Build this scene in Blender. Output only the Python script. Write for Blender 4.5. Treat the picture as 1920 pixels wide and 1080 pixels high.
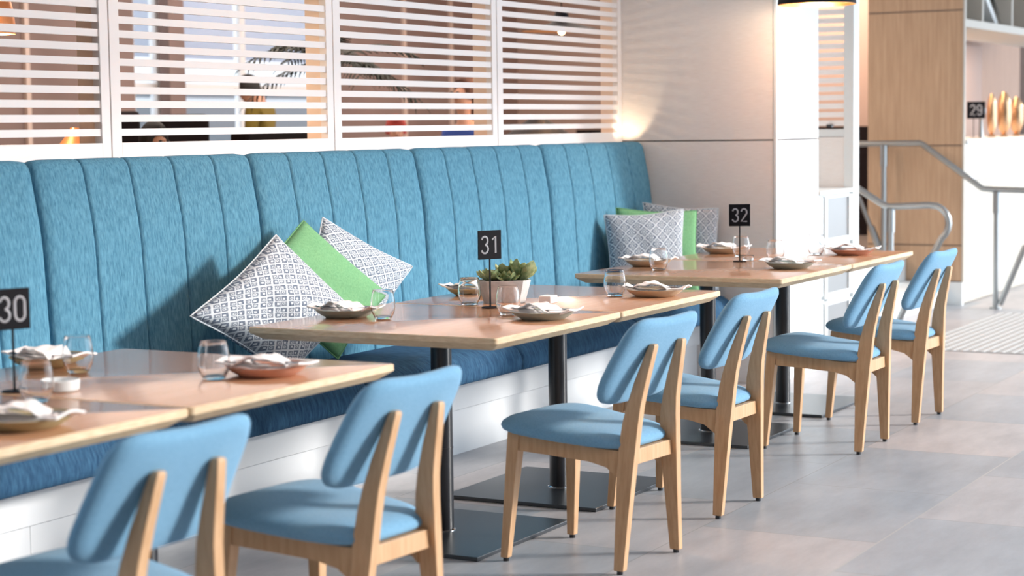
import bpy, bmesh, math, random
from mathutils import Vector, Matrix
S = bpy.context.scene
for o in list(bpy.data.objects): bpy.data.objects.remove(o)
C = S.collection
PI = math.pi
random.seed(7)

# ------------------------------------------------------------------ camera
yaw, pitch, roll, F = 0.49815639, 0.08422397, -0.01310232, 3586.06
f = Vector((math.cos(pitch)*math.cos(yaw), math.cos(pitch)*math.sin(yaw), -math.sin(pitch)))
rt = f.cross(Vector((0, 0, 1))).normalized(); up = rt.cross(f)
r2 = rt*math.cos(roll)+up*math.sin(roll); u2 = -rt*math.sin(roll)+up*math.cos(roll)
cam = bpy.data.cameras.new('camera'); camo = bpy.data.objects.new('camera', cam); C.objects.link(camo)
mw = Matrix((( r2.x, u2.x, -f.x, 0), (r2.y, u2.y, -f.y, 0), (r2.z, u2.z, -f.z, 1.4), (0, 0, 0, 1)))
camo.matrix_world = mw
cam.sensor_width = 36; cam.lens = F/1920*36; cam.clip_end = 200
cam.dof.use_dof = True; cam.dof.focus_distance = 7.3; cam.dof.aperture_fstop = 2.9
S.camera = camo

# ------------------------------------------------------------------ light and exposure
S.view_settings.view_transform = 'Standard'; S.view_settings.look = 'None'
S.view_settings.exposure = 0.35; S.view_settings.gamma = 1; S.view_settings.use_curve_mapping = False
W = bpy.data.worlds.new('sky'); S.world = W; W.use_nodes = True
bg = W.node_tree.nodes['Background']; bg.inputs[0].default_value = (0.76, 0.88, 1.0, 1); bg.inputs[1].default_value = 2.8
def lamp(name, kind, loc, energy, color, size=1, sy=None, target=None, **kw):
    l = bpy.data.lights.new(name, kind); l.energy = energy; l.color = color
    if kind == 'AREA':
        l.size = size
        if sy: l.shape = 'RECTANGLE'; l.size_y = sy
    for k, v in kw.items(): setattr(l, k, v)
    o = bpy.data.objects.new(name, l); C.objects.link(o); o.location = loc
    if target is not None:
        o.rotation_euler = (Vector(target)-Vector(loc)).to_track_quat('-Z', 'Y').to_euler()
    return o
el = math.radians(18)
sd = Vector((-0.5*math.cos(el), 0.866*math.cos(el), -math.sin(el)))
lamp('sun', 'SUN', (4, -4, 4), 3.4, (1.0, 0.95, 0.89), target=Vector((4, -4, 4))+sd, angle=math.radians(9))
lamp('dining_room_fill', 'AREA', (11.5, 7.2, 3.15), 200, (1.0, 0.82, 0.70), 8, 3, target=(11.5, 7.2, 0))  # unseen area light added to brighten the second room

# ------------------------------------------------------------------ materials
MATS = {}
def mat(name, col, rough=0.5, metal=0, spec=0.5, **kw):
    m = bpy.data.materials.new(name); m.use_nodes = True; nt = m.node_tree
    b = nt.nodes['Principled BSDF']; b.inputs['Base Color'].default_value = (*col, 1)
    b.inputs['Roughness'].default_value = rough; b.inputs['Metallic'].default_value = metal
    b.inputs['Specular IOR Level'].default_value = spec
    for k, v in kw.items():
        b.inputs[k].default_value = v
    MATS[name] = m
    return m
def N(nt, t, **kw):
    n = nt.nodes.new(t)
    for k, v in kw.items(): setattr(n, k, v)
    return n
def coords(nt, kind='Object', scale=(1, 1, 1), rot=(0, 0, 0)):
    tc = N(nt, 'ShaderNodeTexCoord'); mp = N(nt, 'ShaderNodeMapping')
    mp.inputs['Scale'].default_value = scale; mp.inputs['Rotation'].default_value = rot
    nt.links.new(tc.outputs[kind], mp.inputs['Vector']); return mp.outputs[0]
def noise_mix(m, c1, c2, scale, vecscale=(1, 1, 1), detail=6, lo=0.35, hi=0.65, bump=0, kind='Object', rough=0.6, rot=(0, 0, 0)):
    nt = m.node_tree; b = nt.nodes['Principled BSDF']
    v = coords(nt, kind, vecscale, rot)
    n = N(nt, 'ShaderNodeTexNoise'); n.inputs['Scale'].default_value = scale; n.inputs['Detail'].default_value = detail
    n.inputs['Roughness'].default_value = rough
    nt.links.new(v, n.inputs['Vector'])
    r = N(nt, 'ShaderNodeValToRGB'); r.color_ramp.elements[0].position = lo; r.color_ramp.elements[1].position = hi
    r.color_ramp.elements[0].color = (*c1, 1); r.color_ramp.elements[1].color = (*c2, 1)
    nt.links.new(n.outputs['Fac'], r.inputs[0]); nt.links.new(r.outputs[0], b.inputs['Base Color'])
    if bump:
        bp = N(nt, 'ShaderNodeBump'); bp.inputs['Strength'].default_value = bump; bp.inputs['Distance'].default_value = 0.002
        nt.links.new(n.outputs['Fac'], bp.inputs['Height']); nt.links.new(bp.outputs[0], b.inputs['Normal'])
    return m, n, r
denim = mat('denim_blue', (0.07, 0.22, 0.36), 0.9, spec=0.15)
noise_mix(denim, (0.052, 0.165, 0.255), (0.138, 0.338, 0.468), 90, (1.6, 1.6, 0.30), 8, 0.3, 0.7, 0.25)
navy = mat('denim_seat_shaded', (0.04, 0.13, 0.26), 0.9, spec=0.15)  # same denim as the back, with the tables' shade put into the colour
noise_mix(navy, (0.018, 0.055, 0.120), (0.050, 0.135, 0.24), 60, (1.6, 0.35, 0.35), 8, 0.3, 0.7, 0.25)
chairfab = mat('chair_fabric', (0.13, 0.36, 0.60), 0.9, spec=0.15)
noise_mix(chairfab, (0.155, 0.33, 0.50), (0.21, 0.41, 0.585), 160, (1, 1, 1), 6, 0.3, 0.7, 0.15)
chairfab.node_tree.nodes['Principled BSDF'].inputs['Sheen Weight'].default_value = 0.15
beech = mat('beech', (0.55, 0.33, 0.17), 0.42)
noise_mix(beech, (0.50, 0.28, 0.135), (0.68, 0.43, 0.245), 14, (5, 5, 0.5), 6, 0.25, 0.75, 0.05)
oak = mat('oak_veneer', (0.5, 0.27, 0.15), 0.2, spec=0.6, **{'Coat Weight': 0.35, 'Coat Roughness': 0.08})
noise_mix(oak, (0.50, 0.25, 0.13), (0.60, 0.32, 0.185), 9, (0.5, 6, 1), 7, 0.25, 0.75, 0.02)
oakedge = mat('oak_edge', (0.62, 0.42, 0.24), 0.45)
noise_mix(oakedge, (0.62, 0.43, 0.25), (0.80, 0.62, 0.42), 16, (1.5, 1.5, 10), 5, 0.3, 0.7)
black = mat('black_steel', (0.012, 0.013, 0.017), 0.28, 0, 0.6)
basem = mat('black_base', (0.016, 0.02, 0.026), 0.3, 0, 1.0)
chrome = mat('chrome', (0.7, 0.72, 0.75), 0.12, 1)
steel = mat('brushed_steel', (0.36, 0.38, 0.385), 0.33, 1)
white = mat('white_paint', (0.80, 0.80, 0.80), 0.45)
whites = mat('screen_white', (0.92, 0.88, 0.865), 0.5)
jamb = mat('screen_jamb', (0.93, 0.76, 0.64), 0.5)  # warm glow of the second room put into the jamb colour
board = mat('plinth_white', (0.78, 0.80, 0.82), 0.4)
rearm = mat('light_block_brown', (0.10, 0.075, 0.06), 0.8)  # dark brown for the added walls, keeps their bounce light low
gapm = mat('joint_dark', (0.16, 0.13, 0.12), 0.8)
linen = mat('linen_panel', (0.56, 0.50, 0.46), 0.75, spec=0.2)
noise_mix(linen, (0.78, 0.73, 0.70), (0.88, 0.84, 0.815), 16, (1, 1, 14), 6, 0.2, 0.75, 0.1)
colwhite = mat('column_white', (0.74, 0.77, 0.775), 0.4)
woodpan = mat('oak_panelling', (0.45, 0.30, 0.19), 0.55)
noise_mix(woodpan, (0.40, 0.255, 0.155), (0.58, 0.395, 0.255), 7, (6, 6, 0.35), 7, 0.25, 0.75)
woodwarm = mat('niche_wood', (0.5, 0.27, 0.16), 0.55)
noise_mix(woodwarm, (0.34, 0.165, 0.085), (0.47, 0.25, 0.14), 7, (6, 6, 0.35), 7, 0.25, 0.75)
cream = mat('cream_panel', (0.50, 0.465, 0.405), 0.5)
glass = mat('clear_glass', (1, 1, 1), 0.0, 0, 0.5, **{'Transmission Weight': 1.0, 'IOR': 1.33})
napkinm = mat('napkin_linen', (0.94, 0.89, 0.87), 0.85, spec=0.1)
cutm = mat('gunmetal', (0.16, 0.16, 0.18), 0.25, 1)
def ceramic(name, c):
    m = mat(name, c, 0.35); noise_mix(m, tuple(x*0.72 for x in c), c, 120, (1, 1, 1), 3, 0.25, 0.42); return m
cer_green = ceramic('stoneware_green', (0.36, 0.42, 0.38)); cer_olive = ceramic('stoneware_olive', (0.42, 0.36, 0.20))
cer_beige = ceramic('stoneware_beige', (0.58, 0.46, 0.32)); cer_pink = ceramic('stoneware_pink', (0.62, 0.31, 0.22))
signb = mat('sign_black', (0.006, 0.006, 0.009), 0.6, spec=0.15); signt = mat('sign_print', (0.33, 0.34, 0.37), 0.5)
greenf = mat('green_fabric', (0.13, 0.36, 0.15), 0.9, spec=0.1)
noise_mix(greenf, (0.145, 0.33, 0.165), (0.195, 0.42, 0.22), 110, (1, 1, 1), 4, 0.3, 0.7, 0.1)
concrete = mat('pot_concrete', (0.55, 0.53, 0.50), 0.7)
noise_mix(concrete, (0.55, 0.54, 0.53), (0.76, 0.75, 0.74), 18, (1, 1, 1), 5)
soil = mat('soil', (0.03, 0.02, 0.015), 0.95)
leafm = mat('succulent_leaf', (0.16, 0.25, 0.09), 0.5)
noise_mix(leafm, (0.10, 0.19, 0.065), (0.42, 0.48, 0.26), 26, (1, 1, 1), 3)
palmm = mat('palm_leaf', (0.012, 0.02, 0.012), 0.6)
mauve = mat('mauve_wall', (0.30, 0.185, 0.155), 0.8)
noise_mix(mauve, (0.20, 0.140, 0.125), (0.26, 0.18, 0.16), 1.2, (1, 1, 1), 2)
pinkwall = mat('pink_wall', (0.50, 0.37, 0.32), 0.8)
trimm = mat('pale_trim', (0.66, 0.52, 0.45), 0.6)
darkm = mat('dark_furniture', (0.012, 0.007, 0.008), 0.7, spec=0.15)
ceilm = mat('ceiling_white', (0.8, 0.8, 0.8), 0.9)
copper = mat('copper_inside', (0.85, 0.42, 0.16), 0.3, 1)
gold = mat('gold_metal', (0.66, 0.42, 0.25), 0.22, 1)
coppers = mat('copper_outside', (0.75, 0.30, 0.12), 0.35, 0.6)
olive = mat('olive_shirt', (0.17, 0.12, 0.015), 0.9); navyc = mat('navy_cloth', (0.012, 0.015, 0.06), 0.9)
bluec = mat('blue_cloth', (0.015, 0.05, 0.26), 0.8); skin = mat('skin', (0.50, 0.26, 0.17), 0.6)
hairb = mat('brown_hair', (0.09, 0.035, 0.02), 0.7); hairk = mat('black_hair', (0.012, 0.01, 0.01), 0.7); hairr = mat('red_hat', (0.33, 0.04, 0.03), 0.7)
taupe = mat('taupe_cloth', (0.13, 0.075, 0.07), 0.9)
outdoor = mat('outdoor_render', (0.20, 0.22, 0.27), 0.8); outw = mat('outdoor_white', (0.34, 0.36, 0.38), 0.8)
shelfgrey = mat('cabinet_glass_grey', (0.26, 0.27, 0.28), 0.3)
tact = mat('tactile_tile', (0.36, 0.36, 0.36), 0.6); studm = mat('tactile_stud', (0.66, 0.66, 0.65), 0.4)
def emis(name, c, s):
    m = mat(name, c); b = m.node_tree.nodes['Principled BSDF']
    b.inputs['Emission Color'].default_value = (*c, 1); b.inputs['Emission Strength'].default_value = s; return m
bulb = emis('bulb', (1.0, 0.62, 0.28), 14)
ledm = emis('led_strip', (1.0, 0.72, 0.45), 6)

# floor: stone tiles with pale joints
floorm = mat('floor_tiles', (0.34, 0.33, 0.32), 0.38, spec=0.5)
def build_floor():
    m, n, r = noise_mix(floorm, (0.355, 0.355, 0.365), (0.55, 0.542, 0.548), 3.0, (0.55, 1.5, 1), 9, 0.3, 0.72, 0.04, rough=0.7)
    nt = m.node_tree; b = nt.nodes['Principled BSDF']
    tc = N(nt, 'ShaderNodeTexCoord'); sp = N(nt, 'ShaderNodeSeparateXYZ'); nt.links.new(tc.outputs['Object'], sp.inputs[0])
    def M(op, a, bb=None):
        x = N(nt, 'ShaderNodeMath', operation=op)
        for i, q in enumerate((a, bb)):
            if q is None: continue
            if isinstance(q, (int, float)): x.inputs[i].default_value = q
            else: nt.links.new(q, x.inputs[i])
        return x.outputs[0]
    # rows along x are 0.63 m, tiles 0.9 m long, every second row shifted
    yy = M('DIVIDE', M('SUBTRACT', sp.outputs['Y'], 1.942-6.3), 0.63)
    row = M('FLOOR', yy); fy = M('SUBTRACT', yy, row)
    xx = M('DIVIDE', M('ADD', M('ADD', sp.outputs['X'], 20.0), M('MULTIPLY', M('MODULO', row, 2.0), 0.45)), 0.9)
    col = M('FLOOR', xx); fx = M('SUBTRACT', xx, col)
    ey = M('MINIMUM', fy, M('SUBTRACT', 1.0, fy)); ex = M('MINIMUM', fx, M('SUBTRACT', 1.0, fx))
    wide = M('DIVIDE', M('SUBTRACT', sp.outputs['Y'], 1.942-12.6), 1.26)
    fw = M('FRACT', wide); ew = M('MINIMUM', fw, M('SUBTRACT', 1.0, fw))
    palej = M('LESS_THAN', ew, 0.0028)
    darkj = M('MAXIMUM', M('LESS_THAN', ey, 0.0028), M('LESS_THAN', ex, 0.0022))
    cb = N(nt, 'ShaderNodeCombineXYZ'); nt.links.new(row, cb.inputs[0]); nt.links.new(col, cb.inputs[1])
    wn = N(nt, 'ShaderNodeTexWhiteNoise', noise_dimensions='3D'); nt.links.new(cb.outputs[0], wn.inputs[0])
    tint = N(nt, 'ShaderNodeMixRGB', blend_type='MIX'); tint.inputs[1].default_value = (0.80, 0.855, 0.91, 1); tint.inputs[2].default_value = (1.13, 1.03, 1.0, 1)
    nt.links.new(wn.outputs[0], tint.inputs[0])
    mul = N(nt, 'ShaderNodeMixRGB', blend_type='MULTIPLY'); mul.inputs[0].default_value = 1
    nt.links.new(r.outputs[0], mul.inputs[1]); nt.links.new(tint.outputs[0], mul.inputs[2])
    j1 = N(nt, 'ShaderNodeMixRGB'); nt.links.new(darkj, j1.inputs[0]); nt.links.new(mul.outputs[0], j1.inputs[1]); j1.inputs[2].default_value = (0.27, 0.265, 0.26, 1)
    j2 = N(nt, 'ShaderNodeMixRGB'); nt.links.new(palej, j2.inputs[0]); nt.links.new(j1.outputs[0], j2.inputs[1]); j2.inputs[2].default_value = (0.46, 0.45, 0.44, 1)
    nt.links.new(j2.outputs[0], b.inputs['Base Color'])
build_floor()

# printed cushion fabric
printm = mat('printed_fabric', (0.7, 0.75, 0.8), 0.9, spec=0.1)
def build_print():
    nt = printm.node_tree; b = nt.nodes['Principled BSDF']
    v = coords(nt, 'UV', (19, 19, 1), (0, 0, PI/4))
    wz = N(nt, 'ShaderNodeTexNoise'); wz.inputs['Scale'].default_value = 1.3; nt.links.new(v, wz.inputs['Vector'])
    ad = N(nt, 'ShaderNodeMixRGB', blend_type='LINEAR_LIGHT'); ad.inputs[0].default_value = 0.14
    nt.links.new(v, ad.inputs[1]); nt.links.new(wz.outputs['Color'], ad.inputs[2])
    sp = N(nt, 'ShaderNodeSeparateXYZ'); nt.links.new(ad.outputs[0], sp.inputs[0])
    def M(op, a, bb=None, c=None):
        x = N(nt, 'ShaderNodeMath', operation=op)
        for i, q in enumerate((a, bb, c)):
            if q is None: continue
            if isinstance(q, (int, float)): x.inputs[i].default_value = q
            else: nt.links.new(q, x.inputs[i])
        return x.outputs[0]
    def warp(x):      # wide and narrow columns alternate
        return M('ADD', x, M('MULTIPLY', M('SINE', M('MULTIPLY', x, PI)), 0.12))
    X = warp(sp.outputs['X']); Y = warp(sp.outputs['Y'])
    fx = M('ABSOLUTE', M('SUBTRACT', M('FRACT', M('ADD', X, 100.0)), 0.5)); fy = M('ABSOLUTE', M('SUBTRACT', M('FRACT', M('ADD', Y, 100.0)), 0.5))
    sq = M('MAXIMUM', fx, fy); rd = M('SQRT', M('ADD', M('MULTIPLY', fx, fx), M('MULTIPLY', fy, fy)))
    par = M('MODULO', M('ADD', M('FLOOR', M('ADD', X, 100.0)), M('FLOOR', M('ADD', Y, 100.0))), 2.0)
    ring = M('MULTIPLY', M('LESS_THAN', sq, 0.42), M('GREATER_THAN', sq, 0.20))
    disc = M('LESS_THAN', rd, 0.10)
    ring2 = M('MULTIPLY', M('LESS_THAN', sq, 0.40), M('GREATER_THAN', rd, 0.24))
    inner = M('MULTIPLY', M('LESS_THAN', rd, 0.14), 0.8)
    a1 = M('MAXIMUM', ring, 0.0); a2 = M('MAXIMUM', M('MULTIPLY', ring2, 0.85), inner)
    mix = M('ADD', M('MULTIPLY', a1, M('SUBTRACT', 1.0, par)), M('MULTIPLY', a2, par))
    n2 = N(nt, 'ShaderNodeTexNoise'); n2.inputs['Scale'].default_value = 5; nt.links.new(v, n2.inputs['Vector'])
    fac = M('MULTIPLY', mix, M('ADD', M('MULTIPLY', n2.outputs['Fac'], 0.8), 0.42))
    cr = N(nt, 'ShaderNodeMixRGB'); cr.inputs[1].default_value = (0.62, 0.67, 0.71, 1); cr.inputs[2].default_value = (0.055, 0.085, 0.15, 1)
    nt.links.new(fac, cr.inputs[0]); nt.links.new(cr.outputs[0], b.inputs['Base Color'])
build_print()

# ------------------------------------------------------------------ mesh helpers
class MB:
    def __init__(s): s.v = []; s.f = []; s.m = []; s.uv = {}
    def add(s, vs, fs, mi=0):
        k = len(s.v); s.v += [tuple(x) for x in vs]
        for q in fs: s.f.append(tuple(i+k for i in q)); s.m.append(mi)
        return k
    def box(s, x0, x1, y0, y1, z0, z1, mi=0):
        vs = [(x, y, z) for z in (z0, z1) for y in (y0, y1) for x in (x0, x1)]
        s.add(vs, [(0, 2, 3, 1), (4, 5, 7, 6), (0, 1, 5, 4), (2, 6, 7, 3), (0, 4, 6, 2), (1, 3, 7, 5)], mi)
    def loft(s, rings, mi=0, cap=True, closed=True):
        n = len(rings[0]); k = s.add([p for r in rings for p in r], [], mi)
        for i in range(len(rings)-1):
            for j in range(n if closed else n-1):
                a = k+i*n+j; b = k+i*n+(j+1) % n
                s.f.append((a, b, b+n, a+n)); s.m.append(mi)
        if cap:
            s.f.append(tuple(k+j for j in range(n))[::-1]); s.m.append(mi)
            s.f.append(tuple(k+(len(rings)-1)*n+j for j in range(n))); s.m.append(mi)
    def lathe(s, prof, n=32, c=(0, 0, 0), mi=0, cap=False):
        rings = [[(c[0]+r*math.cos(2*PI*j/n), c[1]+r*math.sin(2*PI*j/n), c[2]+z) for j in range(n)] for r, z in prof]
        s.loft(rings, mi, cap)
    def tube(s, pts, r, n=12, mi=0):
        pts = [Vector(p) for p in pts]; rings = []
        rr = r if isinstance(r, (list, tuple)) else [r]*len(pts)
        prev = None
        for i, p in enumerate(pts):
            t = (pts[min(i+1, len(pts)-1)]-pts[max(i-1, 0)]).normalized()
            if prev is None:
                a = t.orthogonal().normalized()
            else:
                a = (prev - t*prev.dot(t)).normalized()
            b = t.cross(a); prev = a
            rings.append([tuple(p+a*rr[i]*math.cos(2*PI*j/n)+b*rr[i]*math.sin(2*PI*j/n)) for j in range(n)])
        s.loft(rings, mi, True)
    def build(s, name, mats, parent=None, smooth=True, bevel=0, seg=2, angle=35, loc=None):
        me = bpy.data.meshes.new(name); me.from_pydata(s.v, [], s.f)
        if not isinstance(mats, (list, tuple)): mats = [mats]
        for m in mats: me.materials.append(m)
        for p, mi in zip(me.polygons, s.m): p.material_index = mi
        bm = bmesh.new(); bm.from_mesh(me); bmesh.ops.recalc_face_normals(bm, faces=bm.faces); bm.to_mesh(me); bm.free()
        o = bpy.data.objects.new(name, me); C.objects.link(o)
        if smooth:
            for p in me.polygons: p.use_smooth = True
            try: me.set_sharp_from_angle(angle=math.radians(angle))
            except Exception: pass
        if bevel:
            b = o.modifiers.new('bevel', 'BEVEL'); b.width = bevel; b.segments = seg; b.limit_method = 'ANGLE'; b.angle_limit = math.radians(40)
            b.harden_normals = smooth
        if parent is not None: o.parent = parent
        if loc is not None: o.location = loc
        return o
def box_obj(name, x0, x1, y0, y1, z0, z1, m, parent=None, bevel=0.0):
    b = MB(); b.box(x0, x1, y0, y1, z0, z1); return b.build(name, m, parent, smooth=False, bevel=bevel)
def tag(o, label, cat, group=None):
    o['label'] = label; o['category'] = cat
    if group: o['group'] = group
    return o
def empty(name, loc, rz, label, cat, group=None):
    o = bpy.data.objects.new(name, None); C.objects.link(o); o.location = loc; o.rotation_euler = (0, 0, rz)
    o.empty_display_size = 0.1
    return tag(o, label, cat, group)
def struct(o): o['kind'] = 'structure'; return o
def dup(root, loc, rz, label, group=None):
    r = root.copy(); C.objects.link(r); r.location = loc; r.rotation_euler = (0, 0, rz); r['label'] = label
    if group: r['group'] = group
    for ch in list(root.children):
        c = ch.copy(); C.objects.link(c); c.parent = r
        for g in ch.children:
            d = g.copy(); C.objects.link(d); d.parent = c
    return r

# ------------------------------------------------------------------ structure
XC, YC = 9.657, 3.64       # face and corner of the white column
YW = 4.542                 # front plane of the slatted screens
b = MB(); b.box(-3, 26, -7, 4.60, -0.1, 0); struct(b.build('floor', floorm, smooth=False))
rfm = mat('raised_floor_stone', (0.20, 0.17, 0.16), 0.5)
noise_mix(rfm, (0.17, 0.145, 0.135), (0.23, 0.20, 0.185), 4)
b = MB(); b.box(2.0, 12.3, 4.66, 9.5, 0.26, 0.36); b.box(12.3, 26, 5.0, 9.5, 0.26, 0.36); struct(b.build('floor_raised', rfm, smooth=False))
b = MB(); b.box(-3, 26, -1.0, 9.6, 3.25, 3.4); struct(b.build('ceiling', ceilm, smooth=False))
b = MB(); b.box(-3, XC-0.001, 4.50, 4.655, 0, 1.30); struct(b.build('wall_left', white, smooth=False))
b = MB()   # back wall of the second room with a big window opening between x 11.5 and 14.32
b.box(2.0, 11.50, 9.5, 9.7, 0.36, 3.25); b.box(14.32, 26, 9.5, 9.7, 0.36, 3.25); b.box(11.50, 14.32, 9.5, 9.7, 0.36, 0.9); b.box(11.50, 14.32, 9.5, 9.7, 3.05, 3.25)
struct(b.build('wall_back', mauve, smooth=False))
b = MB(); b.box(1.8, 2.0, 4.66, 9.7, 0.36, 3.25); struct(b.build('wall_dining_end', mauve, smooth=False))
b = MB(); b.box(25.5, 25.7, 4.6, 9.7, 0, 3.25); struct(b.build('wall_right', pinkwall, smooth=False))
b = MB(); b.box(-3.2, -3, -7, 4.5, 0, 6); struct(b.build('light_block_rear', rearm, smooth=False))  # unseen wall added behind the camera to cut fill light
b = MB(); b.box(-3, 6.5, -5.2, -5.0, 0, 6); struct(b.build('light_block_side', rearm, smooth=False))  # unseen wall added on the open side to darken faces turned from the sun
# pale battens on the back wall
for i, x in enumerate((10.31, 15.38, 16.25, 16.91, 17.97)):
    struct(box_obj('trim_%d' % (i+1), x-0.022, x+0.022, 9.47, 9.5, 0.36, 3.25, trimm))
# window in the back wall
wn = MB()
for x in (11.53, 11.86, 12.04, 12.95, 14.29): wn.box(x-0.035, x+0.035, 9.55, 9.62, 0.9, 3.05)
for z in (0.93, 1.74, 3.02): wn.box(11.5, 14.32, 9.56, 9.61, z-0.03, z+0.03)
wo = struct(wn.build('window_1', white, smooth=False))
g = MB(); g.box(11.5, 14.32, 9.58, 9.586, 0.93, 3.02); g.build('pane', glass, wo, smooth=False)
box_obj('window_post', 11.80, 11.99, 9.40, 9.5, 0.36, 3.25, mauve, wo)

# white column: linen face towards the camera, white side towards the room
def column():
    t = empty('column', (XC, YC, 0), 0, 'square column with beige linen face and bright white side beside the blue banquette', 'column')
    z0, z1 = 0, 3.25
    def sec(za, zb, nm):
        b = MB(); b.box(0.012, 0.67, 0.012, 0.95, za, zb, 0)
        b.box(0, 0.012, 0.016, 0.95, za, zb, 1)
        b.box(0.016, 0.672, 0, 0.012, za, zb, 0)
        o = b.build(nm, [colwhite, linen], t, smooth=False)
        return o
    sec(0.0, 1.306, 'lower_cladding'); sec(1.314, 3.25, 'upper_cladding')
    b = MB(); b.box(0.006, 0.668, 0.006, 0.945, 0, 3.25); b.build('joint', gapm, t, smooth=False)
    b = MB(); b.box(-0.004, 0.012, -0.004, 0.012, 0, 3.25); b.build('corner_trim', colwhite, t, smooth=False)
column()

# ------------------------------------------------------------------ slatted screens
def screen(x0, x1, label, axis='x', dark=False):
    """frame from x0 to x1 along the wall; sill opening starts at z 1.36"""
    L = x1-x0
    t = empty('slatted_screen', (x0, YW, 0), 0, label, 'slatted screen', 'slatted screens above the banquette')
    fr = MB(); e = 0.0035; ztop = 3.2
    fr.box(e, 0.057, 0, 0.035, 1.29, ztop); fr.box(L-0.05, L-e, 0, 0.035, 1.29, ztop)
    fr.box(0.057, L-0.05, 0, 0.035, 1.29, 1.36); fr.box(0.057, L-0.05, 0, 0.035, ztop-0.06, ztop)
    fr.build('frame', whites, t, smooth=False, bevel=0.0015)
    j = MB()
    j.box(e, 0.045, 0.035, 0.11, 1.30, ztop); j.box(L-0.045, L-e, 0.035, 0.11, 1.30, ztop); j.box(0.045, L-0.045, 0.035, 0.11, 1.30, 1.352)
    j.build('jamb', jamb, t, smooth=False)
    s = MB(); k = 0
    while True:
        zb = 1.36+0.0505*k+0.0245
        if zb > ztop-0.06: break
        s.box(0.05, L-0.045, 0.006, 0.022, zb, zb+0.026); k += 1
    s.build('slats', whites, t, smooth=False)
    return t
P = 1.4335
ls = ['slatted white screen at the left edge of the picture, glowing copper lamp behind it',
      'slatted white screen with a bright window and a person in olive behind it',
      'slatted white screen with grey-mauve wall and a person in blue behind it',
      'slatted white screen next to the beige column, black cone lamp behind it']
struct_x = 5.362
screen(struct_x-2*P, struct_x-P, 'slatted white screen beyond the left edge, next to the one with the copper lamp')
for i in range(4): screen(struct_x-P+i*P, struct_x+i*P-(0.004 if i == 3 else 0), ls[i])
# screen beyond the column, facing the camera (along y)
t = empty('slatted_screen', (10.95, YC, 0), 0, 'narrow slatted white screen behind the column with solid panel below', 'slatted screen')
fr = MB(); fr.box(0, 0.10, 0.0, 0.06, 0, 3.25); fr.box(0, 0.035, 0.06, 1.0, 1.316, 1.36); fr.box(0, 0.035, 0.06, 1.0, 3.1, 3.25); fr.box(0, 0.035, 0.94, 1.0, 1.36, 3.1)
fr.build('frame', colwhite, t, smooth=False, bevel=0.001)
pn = MB(); pn.box(0.004, 0.035, 0.06, 1.0, 0, 1.313); pn.build('lower_panel', linen, t, smooth=False)
s = MB(); k = 0
while 1.36+0.0505*k+0.05 < 3.1: s.box(0.008, 0.024, 0.05, 0.95, 1.36+0.0505*k+0.0195, 1.36+0.0505*k+0.0505); k += 1
s.build('slats', whites, t, smooth=False)
tag(box_obj('power_socket', 10.925, 10.958, 3.768, 3.80, 1.372, 1.388, black), 'tiny black box on the bottom slat of the narrow screen', 'socket')

# low white cabinet between column and narrow screen
t = empty('low_cabinet', (10.335, YC, 0), 0, 'low white cabinet with grey panels between the column and the narrow screen', 'cabinet')
b = MB(); b.box(0.0, 0.61, 0.02, 0.6, 0, 0.99); b.box(0.0, 0.61, -0.012, 0.6, 0.99, 1.012); b.build('body', colwhite, t, smooth=False, bevel=0.002)
for (za, zb) in ((0.735, 0.965), (0.42, 0.66), (0.10, 0.35)):
    d = MB(); d.box(0.0, 0.075, 0.0, 0.02, za-0.01, zb+0.01); d.box(0.11, 0.155, 0.0, 0.02, za-0.03, zb+0.012); d.box(0.54, 0.60, 0.0, 0.02, za-0.03, zb+0.012)
    d.box(0.155, 0.54, 0.0, 0.02, zb, zb+0.012); d.box(0.155, 0.54, 0.0, 0.02, za-0.045, za)
    o = d.build('door', colwhite, t, smooth=False)
    g = MB(); g.box(0.155, 0.54, 0.010, 0.014, za, zb); g.box(0.08, 0.105, 0.01, 0.014, za, zb); g.build('panel', shelfgrey, o, smooth=False)

# ------------------------------------------------------------------ wood clad column and the bar
XW, YB = 14.35, 3.916
t = empty('wood_column', (XW, YB, 0), 0, 'wide column clad in vertical-grain oak panels behind the steel handrails', 'column')
zs = [0.18, 0.455, 1.213, 2.228, 3.25]
for i in range(4):
    b = MB(); b.box(0, 0.012, 0.0, 0.74, zs[i]+0.006, zs[i+1]-0.004); b.build('panel', woodpan, t, smooth=False)
b = MB(); b.box(0.008, 0.034, 0.004, 0.74, 0.0, 3.25); b.build('core', gapm, t, smooth=False)
b = MB(); b.box(-0.004, 0.034, -0.004, 0.74, 0.0, 0.176); b.build('skirting', colwhite, t, smooth=False)
b = MB(); b.box(-0.004, 0.03, -0.012, 0.003, 0.176, 3.25); b.build('corner_trim', cream, t, smooth=False)

t = empty('bar_counter', (XW+0.04, YB, 0), 0, 'bar counter with white top and cream grooved front at the right edge', 'bar counter')
L = 4.5
b = MB(); b.box(0, L, 0.03, 0.6, 0, 1.22)
x = 0.05
while x < L: b.box(x, min(x+0.40, L), 0.012, 0.03, 0.985, 1.13); b.box(x, min(x+0.40, L), 0.012, 0.03, 0.01, 0.955); x += 0.404
b.build('front_panelling', cream, t, smooth=False, bevel=0.001)
b = MB(); b.box(0, L, -0.03, 0.62, 1.222, 1.256); b.build('worktop', colwhite, t, smooth=False, bevel=0.003)
b = MB(); b.box(0, L, 0.0, 0.03, 1.135, 1.221); b.build('upper_band', white, t, smooth=False)
b = MB(); b.box(0, L, -0.03, 0.03, 0.955, 0.985); b.build('ledge', white, t, smooth=False)
b = MB(); b.box(15.4, 20, YB+0.95, YB+1.05, 0, 3.25); struct(b.build('wall_niche', woodwarm, smooth=False))
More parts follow.
